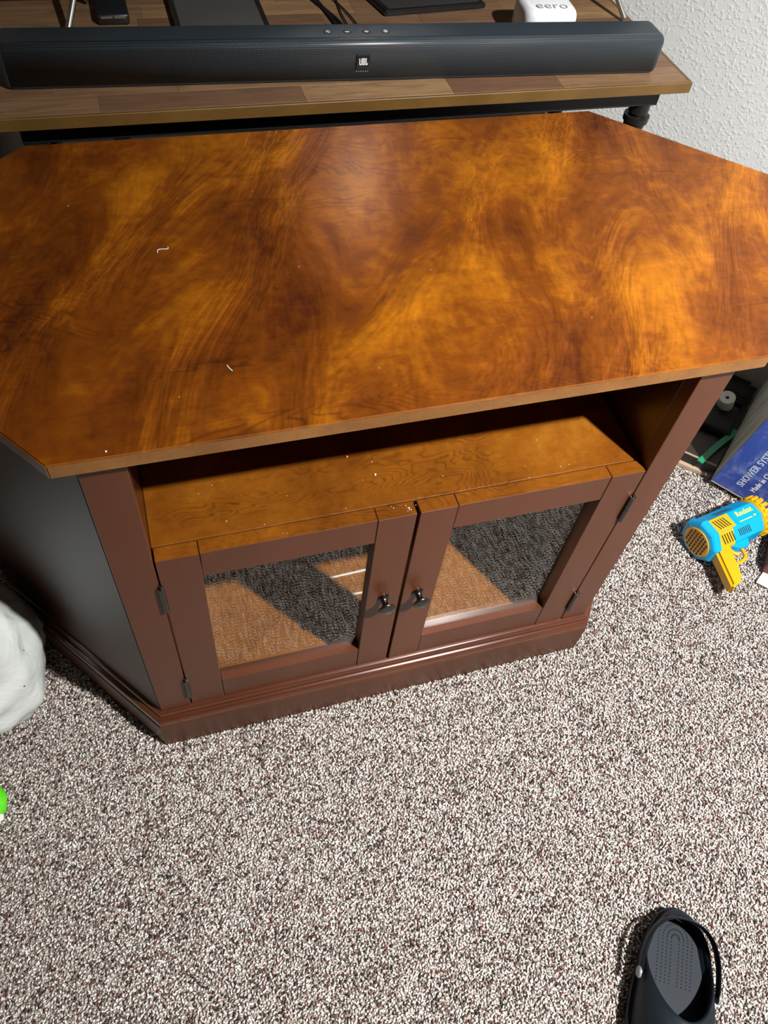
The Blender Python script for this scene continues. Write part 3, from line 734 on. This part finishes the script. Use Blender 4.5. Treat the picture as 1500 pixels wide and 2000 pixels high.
# ------------------------------------------------------------------ white bag, green toy, things at the frame edge
t = NT('white_vinyl'); v = t.coords()
t.set(color=t.mix(lin(196, 200, 196), lin(216, 220, 217), t.noise(v, 5, 3)), rough=.5, spec=.4)
t.bump(t.noise(v, 11, 4, .55, 1.2), .5, .012); MAT['vinyl'] = t.m
from mathutils import noise as mn
WB = thing('white_vinyl_bag', 'white soft vinyl bag slumped on the carpet against the left side of the cabinet', 'bag', (-.350, .146, .0))
bm = bmesh.new(); bmesh.ops.create_icosphere(bm, subdivisions=5, radius=1)
for v_ in bm.verts:
    p = v_.co.copy(); n_ = mn.noise(p*1.7+Vector((3, 1, 7)))*.10+mn.noise(p*4.1)*.035
    ridge = abs(mn.noise(p*2.2+Vector((9, 2, 4))))*.10
    fold = (1-abs(mn.noise(p*1.5+Vector((5, 5, 1)))))**9*.045+(1-abs(mn.noise(p*2.6+Vector((1, 8, 3)))))**12*.02
    k = 1+n_-ridge*.6+fold-.05; zz = p.z*.160*k+.145; 
    v_.co = Vector((p.x*.198*k, p.y*.160*k, max(.0045, zz)))
bagm = obj('bag_body', bm, MAT['vinyl'], WB, smooth=0)
bag_me = bagm.data
bm = bmesh.new()
from mathutils.bvhtree import BVHTree
bb = bmesh.new(); bb.from_mesh(bag_me); tree = BVHTree.FromBMesh(bb)
CAMP = Vector((0.0969267, -0.5236337, 1.3429368)); O_ = Vector((-.325, .085, 0))
for a_, e_ in ((-35, 40), (-10, 22), (-25, 12), (-55, 22), (-70, 42), (5, 42), (-45, 8), (-80, 15), (25, 28)):
    d = Vector((math.cos(math.radians(a_))*math.cos(math.radians(e_)), math.sin(math.radians(a_))*math.cos(math.radians(e_)), math.sin(math.radians(e_))))
    h = tree.ray_cast(Vector((0, 0, .12))+d*.6, -d)
    if h[0] is not None:
        m_ = Matrix.Translation(h[0]) @ h[1].to_track_quat('Z', 'Y').to_matrix().to_4x4()
        bm = bmesh.new(); lathe(bm, [(.0013, 0), (.0013, .0004), (0, .0005)], 8, m_); obj('eyelet', bm, MAT['slot'], WB)
bb.free()
GT = thing('green_toy', 'bright green plastic toy just entering the left edge on the carpet', 'toy', (-.294, -.052, .006))
bm = bmesh.new(); bmesh.ops.create_icosphere(bm, subdivisions=3, radius=1)
for v_ in bm.verts:
    p = v_.co; k = 1+.18*mn.noise(p*2.2); v_.co = Vector((p.x*.040*k, p.y*.036*k, .022+p.z*.022*k))
obj('shell', bm, plain('lime_plastic', (.12, .72, .02, 1), .3, vary=.1), GT, smooth=0)
bm = bmesh.new(); rod(bm, (.024, -.022, .030), (.034, -.028, .034), .006, 14); obj('eye', bm, MAT['white_plastic'], GT, smooth=40)
MAT['maroon'] = plain('maroon_card', lin(84, 34, 34), .5)
bm = bmesh.new(); prism(bm, [(1.222, .050), (1.30, .135), (1.40, .05), (1.31, -.045)], .004, .055, .001)
o = obj('maroon_box', bm, MAT['maroon']); tag(o, 'dark maroon box at the right edge below the toy blaster', 'box')
bm = bmesh.new(); prism(bm, [(1.196, .028), (1.224, .046), (1.265, .010), (1.235, -.015)], .006, .009, .0003)
o = obj('paper_card', bm, MAT['paper']); tag(o, 'white card lying before the maroon box at the right edge', 'paper')
# lint and crumbs
MAT['lint'] = plain('white_lint', (.8, .8, .78, 1), .7)
bm = bmesh.new(); tube(bm, smooth_path([(.115, .2795, HT+.001), (.1165, .2850, HT+.001), (.1225, .2855, HT+.001), (.1275, .2850, HT+.001), (.1280, .2885, HT+.001)], 5), .0004, 5)
tag(obj('lint_thread', bm, MAT['lint']), 'tiny bent white thread on the upper left of the tabletop', 'lint')
bm = bmesh.new(); tube(bm, smooth_path([(.1615, .0835, HT+.001), (.1630, .079, HT+.001), (.1655, .0745, HT+.001)], 5), .0005, 5)
tag(obj('lint_thread', bm, MAT['lint']), 'tiny short white thread near the lower left of the tabletop', 'lint')
random.seed(8); bm = bmesh.new()
def crumb(x, y, z, r):
    b = bmesh.new(); bmesh.ops.create_icosphere(b, subdivisions=1, radius=r); merge(bm, b, Matrix.Translation((x, y, z+r*.7)))
crumb(.033, -.008, HT, .0011); crumb(.337, .071, ZS, .0016); crumb(.309, .108, ZS, .0013)
for i in range(26): crumb(random.uniform(.08, .60), random.uniform(.005, .14), ZS, random.uniform(.0003, .0007))
for i in range(8): crumb(random.gauss(.362, .012), random.uniform(.006, .018), ZS, random.uniform(.0004, .0011))
for i in range(10): crumb(random.uniform(.0, .7), random.uniform(.0, .4), HT, random.uniform(.0003, .0006))
o = obj('crumbs', bm, MAT['lint']); tag(o, 'scattered white crumbs on the cabinet shelf and top', 'crumbs', kind='stuff')

# ------------------------------------------------------------------ carpet pile: one mesh of small looped tufts
rng = np.random.default_rng(4)
sp = .0037
gx, gy = np.meshgrid(np.arange(-.50, 1.40, sp), np.arange(-.80, .58, sp))
P = np.stack([gx.ravel(), gy.ravel()], 1)+rng.uniform(-sp*.55, sp*.55, (gx.size, 2))
keep = (P.sum(1) < 1.196+.355-.012) & (P[:, 1]-P[:, 0] < 1.03)
def inside(P, poly):
    r = np.ones(len(P), bool); n = len(poly)
    for i in range(n):
        a = np.array(poly[i]); b = np.array(poly[(i+1) % n]); e = b-a
        r &= (e[0]*(P[:, 1]-a[1])-e[1]*(P[:, 0]-a[0])) > 0
    return r
keep &= ~inside(P, [tuple(v_) for v_ in offset_poly(BODY, .011)])
P = P[keep]; n = len(P)
tmpl = np.array([(-1, 0, 0), (-.25, -1, .1), (-.25, 1, .1), (0, 0, 1), (.9, -.35, -.1), (.2, 0, -1)], float)
tmpl = np.array([(1, 0, 0), (0, 1, 0), (-1, 0, 0), (0, -1, 0), (0, 0, 1), (0, 0, -1)], float)
fac = np.array([(0, 1, 4), (1, 2, 4), (2, 3, 4), (3, 0, 4), (1, 0, 5), (2, 1, 5), (3, 2, 5), (0, 3, 5)])[:8]
az = rng.uniform(0, PI, n)+.0; az = np.where(rng.random(n) < .5, rng.normal(.7, .5, n), az)
ti = rng.uniform(-.55, .55, n)
sx = rng.uniform(.0024, .0042, n); sy = rng.uniform(.0013, .0021, n); sz = rng.uniform(.0012, .0020, n)
ca_, sa_, ct, st_ = np.cos(az), np.sin(az), np.cos(ti), np.sin(ti)
L = tmpl[None]*np.stack([sx, sy, sz], 1)[:, None]
X = L[..., 0]*ct[:, None]-L[..., 2]*st_[:, None]; Z = L[..., 0]*st_[:, None]+L[..., 2]*ct[:, None]; Y = L[..., 1]
Wx = X*ca_[:, None]-Y*sa_[:, None]+P[:, :1]; Wy = X*sa_[:, None]+Y*ca_[:, None]+P[:, 1:]
Wz = Z+rng.uniform(.0015, .0042, n)[:, None]
V = np.stack([Wx, Wy, Wz], -1).reshape(-1, 3).astype(np.float32)
F = (fac[None]+6*np.arange(n)[:, None, None]).reshape(-1, 3).astype(np.int32)
me = bpy.data.meshes.new('carpet_pile'); me.vertices.add(len(V)); me.vertices.foreach_set('co', V.ravel())
me.loops.add(F.size); me.loops.foreach_set('vertex_index', F.ravel())
me.polygons.add(len(F)); me.polygons.foreach_set('loop_start', np.arange(0, F.size, 3, dtype=np.int32))
me.polygons.foreach_set('loop_total', np.full(len(F), 3, dtype=np.int32))
me.polygons.foreach_set('use_smooth', np.ones(len(F), bool))
me.update()
at = me.attributes.new('tuft', 'FLOAT', 'POINT'); at.data.foreach_set('value', np.repeat(rng.random(n), 6).astype(np.float32))
t = NT('carpet_yarn'); a_ = t.n('ShaderNodeAttribute'); a_.attribute_name = 'tuft'
c = t.n('ShaderNodeValToRGB'); c.color_ramp.interpolation = 'CONSTANT'
stops = [(0, lin(240, 236, 231)), (.20, lin(222, 215, 209)), (.42, lin(196, 188, 181)), (.60, lin(152, 143, 137)), (.74, lin(98, 88, 84)), (.87, lin(64, 55, 53)), (.94, lin(128, 78, 76))]
e = c.color_ramp.elements
while len(e) < len(stops): e.new(.5)
for el, (p, cc) in zip(e, stops): el.position = p; el.color = cc
t.l(a_.outputs['Fac'], c.inputs[0]); t.set(color=c.outputs[0], rough=.85, spec=.15)
o = link('carpet_pile', me, t.m); tag(o, 'short speckled beige grey and maroon looped carpet pile', 'carpet', kind='stuff')
print('tufts', n)
